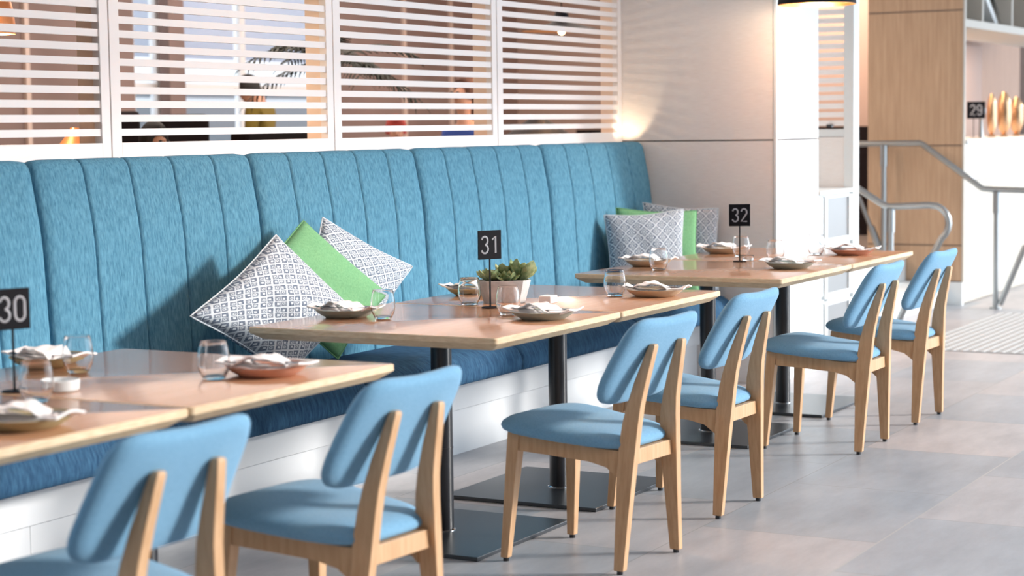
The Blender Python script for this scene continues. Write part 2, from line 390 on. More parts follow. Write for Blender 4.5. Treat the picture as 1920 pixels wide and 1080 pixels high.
b = MB(); b.box(16.0, 18.35, YB+0.91, YB+0.949, 1.0, 2.10); struct(b.build('trim_6', pinkwall, smooth=False))
t = empty('wall_shelf', (XW+0.04, YB, 0), 0, 'white box shelf above the bar, open book lying in it', 'shelf')
b = MB(); b.box(0, L, 0, 0.66, 2.105, 2.165); b.box(0, L, 0, 0.66, 2.75, 2.8)
for x in (0.0, 0.50, 1.42, 2.3, 3.2): b.box(x, x+0.04, 0, 0.66, 2.165, 2.75)
b.build('frame', cream, t, smooth=False, bevel=0.002)
b = MB(); b.box(0.02, L, 0.62, 0.66, 2.165, 2.75); b.build('back_panel', woodwarm, t, smooth=False)
lamp('niche_glow', 'AREA', (16.2, YB+0.45, 2.08), 22, (1.0, 0.66, 0.42), 3, 0.3, target=(16.2, YB+0.6, 1.2))
# white folded menu board standing in the shelf
b = MB(); b.loft([[(0.56, 0.1, 2.62), (0.60, 0.1, 2.66), (1.36, 0.1, 2.20), (1.36, 0.1, 2.168), (1.30, 0.1, 2.168)], [(0.56, 0.5, 2.62), (0.60, 0.5, 2.66), (1.36, 0.5, 2.20), (1.36, 0.5, 2.168), (1.30, 0.5, 2.168)]])
o = b.build('display_board', colwhite, None, smooth=False); o.location = (XW+0.04, YB, 0); tag(o, 'slanting white board leaning inside the white box shelf', 'board')
b = MB()
for k in range(2):
    a = -0.5-0.28*k; b.loft([[(0.66+0.02*k, 0.02, 2.56-0.03*k), (0.68+0.02*k, 0.05, 2.56-0.03*k), (0.67+0.02*k, 0.035, 2.58-0.03*k)], [(0.82+0.03*k, 0.0, 2.36-0.06*k), (0.84+0.03*k, 0.02, 2.37-0.06*k), (0.83+0.03*k, 0.01, 2.39-0.06*k)], [(0.93+0.012*k, -0.03, 2.22-0.05*k), (0.935+0.012*k, -0.028, 2.22-0.05*k), (0.932+0.012*k, -0.03, 2.222-0.05*k)]])
o = b.build('trailing_plant', palmm, None); o.location = (XW+0.04, YB, 0); tag(o, 'thin dark trailing plant hanging over the edge of the white box shelf', 'plant')

# items on the counter
def number_sign(num, loc, rz, label, h=0.28, w=0.096, bh=0.104, disc=0.032, stems=(0,)):
    t = empty('table_number_sign', loc, rz, label, 'table number sign', 'black table number signs')
    b = MB(); b.lathe([(0.0001, 0), (disc, 0), (disc, 0.003), (disc-0.002, 0.0045), (0.0001, 0.0045)], 28); b.build('base', signb, t)
    b = MB()
    for sx in stems: b.box(sx-0.0028, sx+0.0028, -0.0015, 0.0015, 0.004, h-bh+0.004)
    b.build('stem', signb, t, smooth=False)
    b = MB(); b.box(-w/2, w/2, -0.0022, 0.0022, h-bh, h); b.build('board', signb, t, smooth=False, bevel=0.0018)
    # numerals drawn as narrow rounded strokes, facing local -y
    def arcp(cx, cz, rx, rz_, a0, a1, n=10): return [(cx+rx*math.cos(math.radians(a0+(a1-a0)*k/n)), cz+rz_*math.sin(math.radians(a0+(a1-a0)*k/n))) for k in range(n+1)]
    G = {'0': arcp(.25, .70, .19, .24, 0, 180)+arcp(.25, .30, .19, .24, 180, 360)+[(.44, .70)],
         '1': [(.10, .76), (.30, .94), (.30, .06)],
         '2': arcp(.25, .70, .19, .24, 170, -25)+[(.06, .07), (.46, .07)],
         '3': arcp(.24, .72, .18, .22, 165, -80)+arcp(.24, .28, .20, .22, 80, -165),
         '9': arcp(.25, .68, .19, .26, 0, 360)+[(.44, .60)]+arcp(.25, .30, .19, .24, 0, -160)}
    hh = bh*0.66; ww = hh*0.50; gap = hh*0.09; tot = len(num)*ww+(len(num)-1)*gap
    for q, ch in enumerate(num):
        m_ = MB(); ox = -tot/2+q*(ww+gap)
        m_.tube([(ox+px*hh, -0.0024, h-bh/2-hh/2+pz*hh) for px, pz in G[ch]], hh*0.052, 6)
        m_.v = [(x_, -0.0024+(y_+0.0024)*0.15, z_) for x_, y_, z_ in m_.v]
        m_.build('numeral', signt, t)
    return t
camdir = yaw
def face(loc, extra=0): # rotation that turns local -y towards the camera
    return math.atan2(-loc[1], -loc[0])+PI/2+extra
number_sign('29', (15.78, YB+0.28, 1.256), face((15.78, 4.2), 0.15), 'black table number sign 29 standing on the bar counter', h=0.30, w=0.15, bh=0.14, disc=0.05, stems=(-0.02, 0.03))
def jar(x, y, prof, name, m, label, cat, group=None, n=24, squash=1):
    b = MB(); b.lathe(prof, n); o = b.build(name, m); o.location = (x, y, 1.256); return tag(o, label, cat, group)
def shell(name, loc, rx, rz_, m, label, cat, group):
    """standing oval metal dish on a small foot"""
    b = MB(); rings = []
    for k in range(9):
        a = -PI/2+PI*k/8; rr = math.cos(a); d = 0.03*math.sin(a)
        rings.append([(max(rr, 0.02)*rx*math.cos(2*PI*j/28), d, 0.02+rz_+max(rr, 0.02)*rz_*math.sin(2*PI*j/28)) for j in range(28)])
    b.loft(rings); b.box(-0.03, 0.03, -0.03, 0.03, 0, 0.022)
    o = b.build(name, m); o.location = loc; o.rotation_euler = (0, 0, face(loc)); return tag(o, label, cat, group)
shell('gold_dish', (16.36, YB+0.30, 1.256), 0.042, 0.175, gold, 'narrow upright gold dish nearer the number 29 sign', 'metal dish', 'gold dishes on the bar')
shell('gold_dish', (16.78, YB+0.30, 1.256), 0.062, 0.185, gold, 'wide upright gold dish behind the narrow one, left of the picture edge', 'metal dish', 'gold dishes on the bar')
shell('gold_dish', (17.22, YB+0.30, 1.256), 0.062, 0.165, gold, 'gold dish cut by the right edge of the picture', 'metal dish', 'gold dishes on the bar')
jar(16.02, YB+0.30, [(0.0001, 0), (0.022, 0), (0.02, 0.01), (0.012, 0.12), (0.014, 0.16), (0.034, 0.19), (0.04, 0.23), (0.025, 0.28), (0.0001, 0.285)], 'silver_tap', steel, 'slim silver beer tap between the sign 29 and the gold dishes', 'tap')
tag(box_obj('black_box', 14.62, 14.80, YB+0.1, YB+0.3, 1.256, 1.30, signb), 'small black box on the counter against the wood column', 'box')

# stairs, handrails, tactile tiles
b = MB(); b.box(11.1, 14.345, 4.05, 5.0, 0, 0.18); b.box(11.1, 14.345, 4.35, 5.0, 0.18, 0.36); struct(b.build('floor_steps', colwhite, smooth=False, bevel=0.004))
def arc(c, a0, a1, r, n, fn): return [fn(c, a0+(a1-a0)*i/n, r) for i in range(n+1)]
def rail(X, label, flip):
    t = empty('handrail', (X, 3.88, 0), 0, label, 'handrail', 'steel handrails on the steps')
    b = MB()
    yf = 3.30
    pts = [(0, 1.60, 1.236-0.01), (0, 0.32, 1.236), (0, 0.30, 1.226), (0, -0.20+0.06, 0.905), (0, -0.22+0.06, 0.893), (0, -0.24, 0.888)]
    if flip: # the near rail is lower and shows its loop
        pts = [(0, 1.3, 1.62), (0, 0.06, 0.85), (0, 0.03, 0.837), (0, 0.0, 0.833), (0, -0.26, 0.845)]
        cy, cz, r = -0.28, 0.725, 0.12
        for i in range(1, 9):
            a = PI/2+(PI*0.80)*i/8; pts.append((0, cy+r*math.cos(a)*0.95, cz+r*math.sin(a)))
        pts += [(0, -0.10, 0.16), (0, -0.05, 0.05)]
    else:
        pts += [(0, -0.62, 0.878)]
        for i in range(1, 7):
            a = PI/2+(PI*0.80)*i/6; pts.append((0, -0.66+0.11*math.cos(a), 0.768+0.11*math.sin(a)))
        pts += [(0, -0.47, 0.46), (0, -0.295, 0.03)]
    b.tube(pts, 0.0225, 14); b.build('rail', steel, t)
    posts = [(0.0, 0.0, 0.82)] if flip else [(-0.262, 0.0, 0.87), (0.60, 0.36, 1.22)]
    for (py, z0, z1) in posts:
        p = MB(); p.tube([(0, py, z0), (0, py, z1)], 0.021, 14); p.tube([(0, py, z0), (0, py, z0+0.012)], 0.045, 14)
        p.tube([(0, py, z1-0.16), (0, py, z1)], 0.028, 14); p.build('post', steel, t)
    if not flip:
        p = MB(); p.tube([(0, 0.80, 0.83), (0, 0.62, 0.40)], 0.018, 10); p.tube([(0, 0.70, 0.60), (0, 0.62, 0.40)], 0.028, 10); p.build('brace', steel, t)
rail(14.2, 'far steel handrail crossing in front of the oak column', False)
rail(12.45, 'nearer steel handrail ending in a curved loop left of the oak column', True)
tt = empty('tactile_paving', (11.45, 2.55, 0), 0, 'pale tactile paving with rows of small studs at the foot of the steps', 'tactile paving')
b = MB(); b.box(0, 2.4, 0, 0.95, 0, 0.004); b.build('plate', tact, tt, smooth=False)
b = MB()
for i in range(40):
    for j in range(16):
        x, y = 0.03+i*0.06, 0.03+j*0.06
        b.lathe([(0.017, 0.004), (0.014, 0.009), (0.006, 0.010)], 8, (x, y, 0), cap=True)
o = b.build('studs', studm, tt); o['kind'] = 'stuff'

# dark back counter and warm wall beyond the stairs
tag(box_obj('back_counter', 17.0, 17.6, 5.05, 8.5, 0.36, 1.36, darkm), 'black counter in the far room between the white screen and oak column', 'counter')
b = MB(); b.box(17.65, 17.75, 5.0, 9.5, 0.36, 3.25); struct(b.build('wall_far', pinkwall, smooth=False))
lamp('far_room_fill', 'AREA', (16.8, 6.0, 3.1), 60, (1.0, 0.78, 0.6), 1.2, target=(17.4, 6.3, 1.0))  # unseen area light added to brighten the wall beyond the stairs

# ------------------------------------------------------------------ banquette
def banquette():
    t = empty('banquette', (0, 0, 0), 0, 'long blue denim banquette with channelled back along the slatted screens', 'banquette')
    prof = [(4.50, 1.285), (4.478, 1.300), (4.450, 1.309), (4.428, 1.306), (4.412, 1.292), (4.402, 1.27), (4.392, 1.22), (4.380, 1.16), (4.366, 1.088), (4.356, 1.0), (4.350, 0.90), (4.344, 0.80), (4.338, 0.70), (4.332, 0.60), (4.326, 0.50), (4.322, 0.40)]
    nrm = []
    for i in range(len(prof)):
        a = prof[max(i-1, 0)]; c = prof[min(i+1, len(prof)-1)]
        d = Vector((c[0]-a[0], c[1]-a[1])).normalized(); nrm.append((d.y, -d.x))
    W_ = 1.2125
    edges = [9.655-W_*k for k in range(0, 8)][::-1]
    for a, c in zip(edges[:-1], edges[1:]):
        if c < 1.5: continue
        xs = []
        for ch in range(5):
            for q in (0, 0.008, 0.017, 0.033, 0.08, 0.25, 0.5, 0.75, 0.92, 0.967, 0.983, 0.992): xs.append(((ch+q)/5, q))
        xs.append((1.0, 0))
        rings = []
        for tt_, q in xs:
            x = a+0.0015+(c-a-0.003)*tt_
            d = min(q, 1-q)*(c-a)/5; dep = 0.010*max(0, 1-d/0.008)**1.2 - 0.0012*math.sin(PI*q)
            de = min(tt_, 1-tt_)*(c-a); R_ = 0.035
            if de < R_: dep += 0.030*(1-math.sqrt(max(0, 1-((R_-de)/R_)**2)))
            rings.append([(x, min(4.499, prof[i][0]-nrm[i][0]*dep), prof[i][1]-nrm[i][1]*dep) for i in range(len(prof))])
        b = MB(); n = len(prof)
        b.loft(rings, cap=False, closed=False)
        # end caps and rear
        b.build('backrest', denim, t, angle=75)
    # seat cushions
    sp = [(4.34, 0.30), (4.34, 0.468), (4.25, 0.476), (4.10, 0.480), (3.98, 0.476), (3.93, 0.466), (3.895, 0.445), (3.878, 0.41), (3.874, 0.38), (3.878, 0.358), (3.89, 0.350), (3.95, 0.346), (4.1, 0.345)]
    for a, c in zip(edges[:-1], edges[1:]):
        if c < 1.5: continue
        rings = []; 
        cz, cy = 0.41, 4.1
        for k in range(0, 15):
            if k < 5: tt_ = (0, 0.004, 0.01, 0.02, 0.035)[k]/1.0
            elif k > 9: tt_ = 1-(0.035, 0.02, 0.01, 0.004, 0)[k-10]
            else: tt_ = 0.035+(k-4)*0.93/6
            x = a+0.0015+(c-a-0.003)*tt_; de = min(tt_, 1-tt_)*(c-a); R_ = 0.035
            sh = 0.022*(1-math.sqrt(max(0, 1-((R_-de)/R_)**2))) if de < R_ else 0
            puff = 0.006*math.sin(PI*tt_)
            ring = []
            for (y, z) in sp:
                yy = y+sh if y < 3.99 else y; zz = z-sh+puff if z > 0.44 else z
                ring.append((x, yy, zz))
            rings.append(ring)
        b = MB(); b.loft(rings); b.build('seat_cushion', navy, t, angle=75)  # navy is the back's denim with the tables' shade put into the colour
    b = MB(); b.box(1.2, 9.655, 4.080, 4.3, 0.195, 0.345)
    b.build('upper_plinth_board', board, t, smooth=False, bevel=0.002)
    b = MB(); 
    xs = [1.2, 2.6, 4.4, 6.25, 8.05, 9.655]
    for q, w in zip(xs[:-1], xs[1:]): b.box(q+0.001, w-0.001, 4.098, 4.3, 0.0, 0.192)
    b.build('kick_board', board, t, smooth=False)
banquette()

# ------------------------------------------------------------------ tables
def chamfer_top(x0, x1, y0, y1):
    b = MB(); r = 0.014
    def ring(ins, z, rr):
        out = []
        cs = [(x1-ins-rr, y1-ins-rr, 0), (x0+ins+rr, y1-ins-rr, 1), (x0+ins+rr, y0+ins+rr, 2), (x1-ins-rr, y0+ins+rr, 3)]
        for cx, cy, q in cs:
            for k in range(5):
                a = q*PI/2+k*PI/8; out.append((cx+rr*math.cos(a), cy+rr*math.sin(a), z))
        return out
    R = [ring(0.034, 0.708, r), ring(0.004, 0.728, r), ring(0.0, 0.7315, r), ring(0, 0.7465, r), ring(0.002, 0.7495, r), ring(0.0035, 0.75, r)]
    n = len(R[0])
    b.loft(R[:-1]+[R[-1]], 0, True)
    b.m[-1] = 1
    return b
def cafe_table(x0, x1, pole, label, y0=2.842, y1=3.785):
    cx, cy = pole
    t = empty('cafe_table', (cx, cy, 0), 0, label, 'table', 'oak cafe tables on black pedestal bases')
    b = chamfer_top(x0-cx, x1-cx, y0-cy, y1-cy); b.build('tabletop', [oakedge, oak], t, angle=25)
    b = MB(); b.tube([(0, 0, 0.012), (0, 0, 0.702)], 0.036, 28); b.lathe([(0.0375, 0.30), (0.0375, 0.303)], 28, cap=True); b.build('pole', black, t)
    b = MB(); b.lathe([(0.037, 0.012), (0.043, 0.012), (0.043, 0.016), (0.037, 0.019)], 28, cap=False); b.build('collar', chrome, t)
    b = MB(); b.box(-0.33, 0.33, -0.32, 0.32, 0.0, 0.014); b.build('base_plate', basem, t, smooth=False, bevel=0.002)
    b = MB(); b.box(-0.2, 0.2, -0.2, 0.2, 0.70, 0.7078); b.build('top_plate', black, t, smooth=False)
PY = 3.335
cafe_table(2.655, 3.555, (3.10, PY), 'nearer left oak table with sign 30, nearest chair pulled up to it', 2.80, 3.775)
cafe_table(3.563, 4.468, (4.02, PY), 'oak table in front left joined to the nearest table, pink plate at its corner', 2.80, 3.765)
cafe_table(5.118, 6.024, (5.615, PY), 'oak table in the middle with sign 31 and the planter')
cafe_table(6.032, 6.938, (6.49, PY), 'oak table joined to the right of the planter table')
cafe_table(7.522, 8.44, (7.98, PY), 'oak table under sign 32, next to the patterned cushions', 2.81, 3.78)
cafe_table(8.448, 9.40, (8.94, PY), 'farthest oak table, joined behind the sign 32 table, beside the column', 2.81, 3.78)

# ------------------------------------------------------------------ chairs
def rrect(xc, yf, yb, hx, z):
    return [(xc-hx, yb, z), (xc+hx, yb, z), (xc+hx, yf, z), (xc-hx, yf, z)]
def make_chair(loc, rz, label):
    t = empty('dining_chair', loc, rz, label, 'chair', 'blue upholstered beech chairs')
    # seat pad
    def bnd(k, n=48):
        a = 2*PI*k/n; c, s = math.cos(a), math.sin(a); e = 2/4.2
        yy = 0.016+0.231*math.copysign(abs(s)**e, s)
        hw = 0.184+0.074*(yy+0.215)/0.46
        return hw*math.copysign(abs(c)**e, c), yy
    def zmid(y): return 0.404+0.037*(y+0.21)/0.43+0.012*max(0, (y-0.0))/0.2*(1 if y > 0 else 0)*0.4
    rings = []
    for s, dz in ((0.02, 0.037), (0.3, 0.0365), (0.6, 0.034), (0.82, 0.028), (0.93, 0.019), (0.985, 0.008), (1.0, -0.002), (0.985, -0.012), (0.94, -0.018), (0.8, -0.021), (0.02, -0.021)):
        r = []
        for k in range(48):
            x, y = bnd(k); x *= s; y = 0.005+(y-0.005)*s
            r.append((x, y, zmid(y)+dz-0.006*math.exp(-((x/0.13)**2+((y+0.03)/0.13)**2))*(1 if dz > 0.02 else 0)))
        rings.append(r)
    b = MB(); b.loft(rings); b.build('seat', chairfab, t, angle=80)
    # backrest
    def back(k, n=56):
        a = 2*PI*k/n; c, s = math.cos(a), math.sin(a); e = 2/4.8
        u = math.copysign(abs(c)**e, c); v = math.copysign(abs(s)**e, s)
        return u, v
    rings = []
    for s, dy in ((0.02, 0.021), (0.5, 0.0208), (0.85, 0.019), (0.94, 0.0145), (0.985, 0.007), (1.0, 0), (0.985, -0.007), (0.94, -0.0145), (0.85, -0.019), (0.5, -0.0208), (0.02, -0.021)):
        r = []
        for k in range(56):
            u, v = back(k); u *= s; v *= s
            hw = 0.226-0.012*v
            x = u*hw; vv = (v+1)/2
            z = 0.527+0.270*vv+0.024*(u*u)*max(0, v)
            y = -0.152-0.50*(z-0.53)*(0.82+0.25*vv)+0.012*u*u
            r.append((x, y+dy, z+dy*0.45))
        rings.append(r)
    b = MB(); b.loft(rings); b.build('backrest', chairfab, t, angle=80)
    for sx in (-1, 1):
        # rear leg with post
        prof = [(0.0, 0.182, -0.190, -0.222, 0.0125), (0.012, 0.181, -0.189, -0.224, 0.013), (0.2, 0.157, -0.185, -0.233, 0.0145), (0.32, 0.142, -0.182, -0.240, 0.0155), (0.40, 0.131, -0.184, -0.245, 0.016), (0.47, 0.122, -0.192, -0.249, 0.016),
                (0.53, 0.114, -0.205, -0.255, 0.016), (0.60, 0.106, -0.226, -0.268, 0.0155), (0.67, 0.097, -0.252, -0.283, 0.015), (0.712, 0.091, -0.268, -0.292, 0.014), (0.720, 0.090, -0.272, -0.290, 0.011)]
        b = MB(); b.loft([rrect(sx*x, yf, yb, hx, z) for z, x, yf, yb, hx in prof[1:]]); lg = b.build('leg', beech, t, bevel=0.003, angle=50)
        b = MB(); b.tube([(sx*0.182, -0.206, 0), (sx*0.181, -0.206, 0.012)], 0.010, 10); b.build('foot_pad', black, lg)
        # front leg
        fp = [(0.012, 0.203, 0.222, 0.194, 0.0135), (0.2, 0.190, 0.213, 0.177, 0.0165), (0.36, 0.178, 0.206, 0.163, 0.020), (0.422, 0.174, 0.202, 0.157, 0.021)]
        b = MB(); b.loft([rrect(sx*x, yf, yb, hx, z) for z, x, yf, yb, hx in fp]); lg = b.build('leg', beech, t, bevel=0.003, angle=50)
        b = MB(); b.tube([(sx*0.203, 0.208, 0), (sx*0.203, 0.208, 0.012)], 0.010, 10); b.build('foot_pad', black, lg)
        # side rail, deeper near the rear post
        b = MB(); st = []
        for y, zb, zt in ((0.160, 0.362, 0.416), (0.05, 0.354, 0.406), (-0.08, 0.343, 0.390), (-0.14, 0.328, 0.386), (-0.185, 0.292, 0.384)):
            x = 0.134+0.048*(y+0.185)/0.357; st.append([(sx*(x-0.011), y, zb), (sx*(x+0.011), y, zb), (sx*(x+0.011), y, zt), (sx*(x-0.011), y, zt)])
        b.loft(st)
        b.build('side_rail', beech, t, bevel=0.0015, angle=50)
    b = MB(); b.box(-0.156, 0.156, 0.17, 0.192, 0.362, 0.417); b.build('front_rail', beech, t, smooth=False, bevel=0.0015)
    b = MB(); b.box(-0.120, 0.120, -0.226, -0.204, 0.338, 0.386); b.build('rear_rail', beech, t, smooth=False, bevel=0.0015)
    return t
chairs = [((3.104, 2.717, 0), -.068, 'nearest blue chair, cut by the bottom left corner of the picture'),
          ((3.994, 2.710, 0), -.073, 'second nearest blue chair, in front of the joined left tables'),
          ((5.522, 2.713, 0), -.09, 'blue chair fully in view in the middle, at the sign 31 table'),
          ((6.431, 2.773, 0), -.03, 'blue chair directly behind the middle one, overlapped by it'),
          ((7.902, 2.748, 0), .002, 'blue chair at the sign 32 table, second from the far end'),
          ((8.768, 2.756, 0), -.02, 'farthest blue chair of the row, beside the loop of the handrail')]
c0 = make_chair(*chairs[0])
for l, r, lb in chairs[1:]: dup(c0, l, r, lb)

# ------------------------------------------------------------------ cushions
def cushion(corners, T, m, label, name='cushion', group='scatter cushions on the banquette', pinch=0.11):
    """corners: bottom-left, bottom-right, top-right, top-left as seen"""
    A, B, D_, E_ = [Vector(p) for p in corners]
    cen = (A+B+D_+E_)/4; nrm = ((D_-A).cross(E_-B)).normalized()
    if nrm.y > 0: nrm = -nrm
    n = 26; me = bpy.data.meshes.new(name); vs = []; idx = {}; fs = []; uvs = []
    def pt(u, v):
        uu = u*(1-pinch*(1-v*v)*(abs(u)**2)); vv = v*(1-pinch*(1-u*u)*(abs(v)**2))
        q_ = 1-0.045*(u*v)**4; uu *= q_; vv *= q_
        a, c = (uu+1)/2, (vv+1)/2
        return (A*(1-a)+B*a)*(1-c)+(E_*(1-a)+D_*a)*c
    for side in (1, -1):
        for i in range(n+1):
            for j in range(n+1):
                u, v = -1+2*i/n, -1+2*j/n
                edge = i in (0, n) or j in (0, n)
                if edge and side == -1: idx[(side, i, j)] = idx[(1, i, j)]; continue
                h = T*((1-u**2)*(1-v**2))**0.42 + 0.004*math.sin(7*u+3*v+T*90)*(1-u*u)*(1-v*v)
                idx[(side, i, j)] = len(vs); vs.append(tuple(pt(u, v)-cen+nrm*h*side)); uvs.append((i/n, j/n))
    for side in (1, -1):
        for i in range(n):
            for j in range(n):
                q = [idx[(side, i, j)], idx[(side, i+1, j)], idx[(side, i+1, j+1)], idx[(side, i, j+1)]]
                fs.append(tuple(q if side == 1 else q[::-1]))
    me.from_pydata(vs, [], fs); me.materials.append(m)
    uvl = me.uv_layers.new(name='UVMap')
    for lp in me.loops: uvl.data[lp.index].uv = uvs[lp.vertex_index]
    for p in me.polygons: p.use_smooth = True
    t = empty(name, tuple(cen), 0, label, 'cushion', group)
    o = bpy.data.objects.new('cover', me); C.objects.link(o); o.parent = t
    # piping along the seam
    pts = []
    for k in range(4*n):
        s_, q = divmod(k, n); w = -1+2*q/n
        u, v = [(w, -1), (1, w), (-w, 1), (-1, -w)][s_]; pts.append(pt(u, v)-cen)
    pts.append(pts[0]); b = MB(); b.tube(pts, 0.0028, 6); pb = b.build('piping', m, t)
    return t
# left group (points up like diamonds): bottom corner, right corner, top corner, left corner
cushion([(5.63, 3.99, 0.50), (6.115, 3.99, 0.695), (5.805, 4.15, 1.025), (5.195, 4.10, 0.765)], 0.075, printm, 'patterned cushion standing on its corner, frontmost of the left three')
cushion([(6.13, 4.10, 0.50), (6.56, 4.13, 0.73), (6.125, 4.25, 1.06), (5.62, 4.21, 0.85)], 0.055, greenf, 'green cushion in the left group between two patterned ones')
cushion([(6.50, 4.20, 0.535), (6.93, 4.235, 0.815), (6.30, 4.285, 1.062), (6.10, 4.26, 0.80)], 0.055, printm, 'patterned cushion behind the green one in the left group')
# right group, leaning against the column
cushion([(8.83, 4.24, 0.49), (9.13, 3.93, 0.49), (9.25, 3.99, 0.968), (8.93, 4.32, 0.945)], 0.065, printm, 'patterned cushion at the front of the group leaning on the column')
cushion([(9.02, 4.27, 0.49), (9.30, 3.92, 0.49), (9.39, 3.975, 0.952), (9.06, 4.315, 0.980)], 0.04, greenf, 'green cushion sandwiched between patterned ones beside the column')
cushion([(9.34, 4.20, 0.49), (9.50, 3.90, 0.49), (9.57, 3.925, 0.956), (9.385, 4.31, 0.995)], 0.035, printm, 'patterned cushion at the back of the group, touching the column')

# ------------------------------------------------------------------ place settings
ZT = 0.75
def plate_mesh(m):
    b = MB()
    b.lathe([(0.0001, 0.004), (0.055, 0.004), (0.060, 0.0), (0.070, 0.0), (0.078, 0.004), (0.098, 0.016), (0.1085, 0.027), (0.110, 0.0285), (0.1085, 0.0295), (0.096, 0.0205), (0.075, 0.011), (0.0001, 0.0085)], 48)
    return b
def napkin_mesh(seed):
    rnd = random.Random(seed); b = MB(); n, w = 16, 6
    def sheet(cx, cy, L, Wd, rot, z0, th, sag, lift):
        top = []; bot = []
        for i in range(n+1):
            s = -1+2*i/n
            for j in range(w+1):
                q = -1+2*j/w
                x = q*Wd/2*(1-0.18*s*s*(1 if lift > 0.01 else 0)); y = s*L/2
                z = z0+sag*abs(s)**1.6+lift*(1-s*s)+0.0035*math.sin(5*s+2.3*q+seed)+0.002*math.sin(11*s-3*q+seed)
                X = cx+x*math.cos(rot)-y*math.sin(rot); Y = cy+x*math.sin(rot)+y*math.cos(rot)
                top.append((X, Y, z+th)); bot.append((X, Y, z))
        k = b.add(top+bot, []); m_ = (n+1)*(w+1)
        for i in range(n):
            for j in range(w):
                a = k+i*(w+1)+j; b.f.append((a, a+1, a+w+2, a+w+1)); b.m.append(0)
                b.f.append((a+m_, a+w+1+m_, a+w+2+m_, a+1+m_)); b.m.append(0)
        ring = [i*(w+1) for i in range(n+1)]+[n*(w+1)+j for j in range(1, w+1)]+[i*(w+1)+w for i in range(n-1, -1, -1)]+[j for j in range(w-1, 0, -1)]
        for p, q in zip(ring, ring[1:]+ring[:1]): b.f.append((k+p, k+q, k+q+m_, k+p+m_)); b.m.append(0)
    sheet(0, 0, 0.262, 0.10, 0, 0.0145, 0.005, 0.022, 0)
    sheet(0.005, 0.02, 0.155, 0.095, rnd.uniform(-0.35, 0.35), 0.022, 0.004, 0.0, 0.026)
    return b
def fork_mesh():
    b = MB(); b.loft([[(-0.0035, y, z), (0.0035, y, z), (0.0035, y, z+0.0018), (-0.0035, y, z+0.0018)] for y, z in ((-0.10, 0.003), (-0.05, 0.0), (0.03, 0.0), (0.05, 0.002))])
    b.loft([[(-x, y, z), (x, y, z), (x, y, z+0.0016), (-x, y, z+0.0016)] for y, z, x in ((0.048, 0.002, 0.004), (0.058, 0.003, 0.011), (0.068, 0.002, 0.0115))])
    for k in range(4):
        x = -0.0095+k*0.0063; b.loft([[(x-0.0015, y, z), (x+0.0015, y, z), (x+0.0015, y, z+0.0014), (x-0.0015, y, z+0.0014)] for y, z in ((0.066, 0.002), (0.09, 0.001), (0.104, 0.005))])
    return b
def knife_mesh():
    b = MB(); b.loft([[(-x, y, 0), (x, y, 0), (x, y, 0.003), (-x, y, 0.003)] for y, x in ((-0.105, 0.005), (-0.08, 0.006), (0.0, 0.0045))])
    b.loft([[(-0.004, y, 0.0005), (x, y, 0.0005), (x, y, 0.002), (-0.004, y, 0.002)] for y, x in ((0.0, 0.005), (0.05, 0.009), (0.09, 0.008), (0.108, -0.002))])
    return b
def glass_mesh():
    b = MB(); o_ = [(0.0001, 0.0), (0.024, 0.0), (0.030, 0.004), (0.0385, 0.022), (0.0425, 0.040), (0.0415, 0.062), (0.0375, 0.085), (0.0345, 0.100)]
    i_ = [(0.0333, 0.1005), (0.0330, 0.099), (0.0362, 0.084), (0.0400, 0.062), (0.0410, 0.040), (0.0368, 0.023), (0.028, 0.010), (0.0001, 0.009)]
    b.lathe(o_+i_, 40); return b
pl_cache = {}
g_plate = 'stoneware plates with napkins'; g_nap = 'white napkins on the plates'; g_gl = 'stemless glasses on the tables'
cache = {}
def placed(kind, builder, m, loc, rz, label, cat, group, key=None, tilt=0):
    key = key or kind
    if key not in cache:
        o = builder.build(kind, m); cache[key] = o
    else:
        o = cache[key].copy(); C.objects.link(o)
    o.location = loc; o.rotation_euler = (tilt, 0, rz); tag(o, label, cat, group); return o
settings = [ # x, y, ceramic, colour word, where, rz
 (3.165, 2.955, cer_olive, 'olive', 'on the nearest table, lower left picture corner', 0.05),
 (4.05, 3.68, cer_olive, 'olive', 'behind sign 30, sofa side', 0.0),
 (4.12, 2.985, cer_pink, 'pink', 'at the front of the joined left table', 0.05),
 (5.53, 3.665, cer_green, 'grey-green', 'beside the frontmost diamond-standing cushion', 0.0),
 (5.705, 2.985, cer_green, 'grey-green', 'in front of the planter', -0.05),
 (6.44, 3.67, cer_olive, 'olive', 'behind and left of sign 31', 0.05),
 (6.625, 2.985, cer_beige, 'beige', 'at the right corner of the middle tables', 0.08),
 (8.05, 3.66, cer_beige, 'beige', 'left of sign 32, before the patterned cushions', 0.05),
 (8.11, 2.99, cer_green, 'grey-green', 'right of sign 32, chair side', 0.0),
 (8.97, 3.66, cer_beige, 'beige', 'directly left of sign 32, before the green cushion', 0.0),
 (9.04, 3.01, cer_pink, 'pink', 'at the outer corner of the far table', 0.03)]
for i, (x, y, m, cw, wh, rz) in enumerate(settings):
    placed('plate', plate_mesh(m), m, (x, y, ZT), rz, '%s stoneware plate %s' % (cw, wh), 'plate', g_plate, key='plate'+cw)
    placed('napkin', napkin_mesh(i), napkinm, (x, y, ZT), rz, 'folded white napkin on the plate %s' % wh, 'napkin', g_nap, key='nap%d' % i)
    placed('fork', fork_mesh(), cutm, (x-0.034, y-0.005, ZT+0.0335), rz+0.12, 'dark metal fork on the napkin %s' % wh, 'fork', 'forks on the napkins')
    placed('knife', knife_mesh(), cutm, (x+0.043, y, ZT+0.0305), rz-0.05, 'dark metal knife on the napkin %s' % wh, 'knife', 'knives on the napkins')
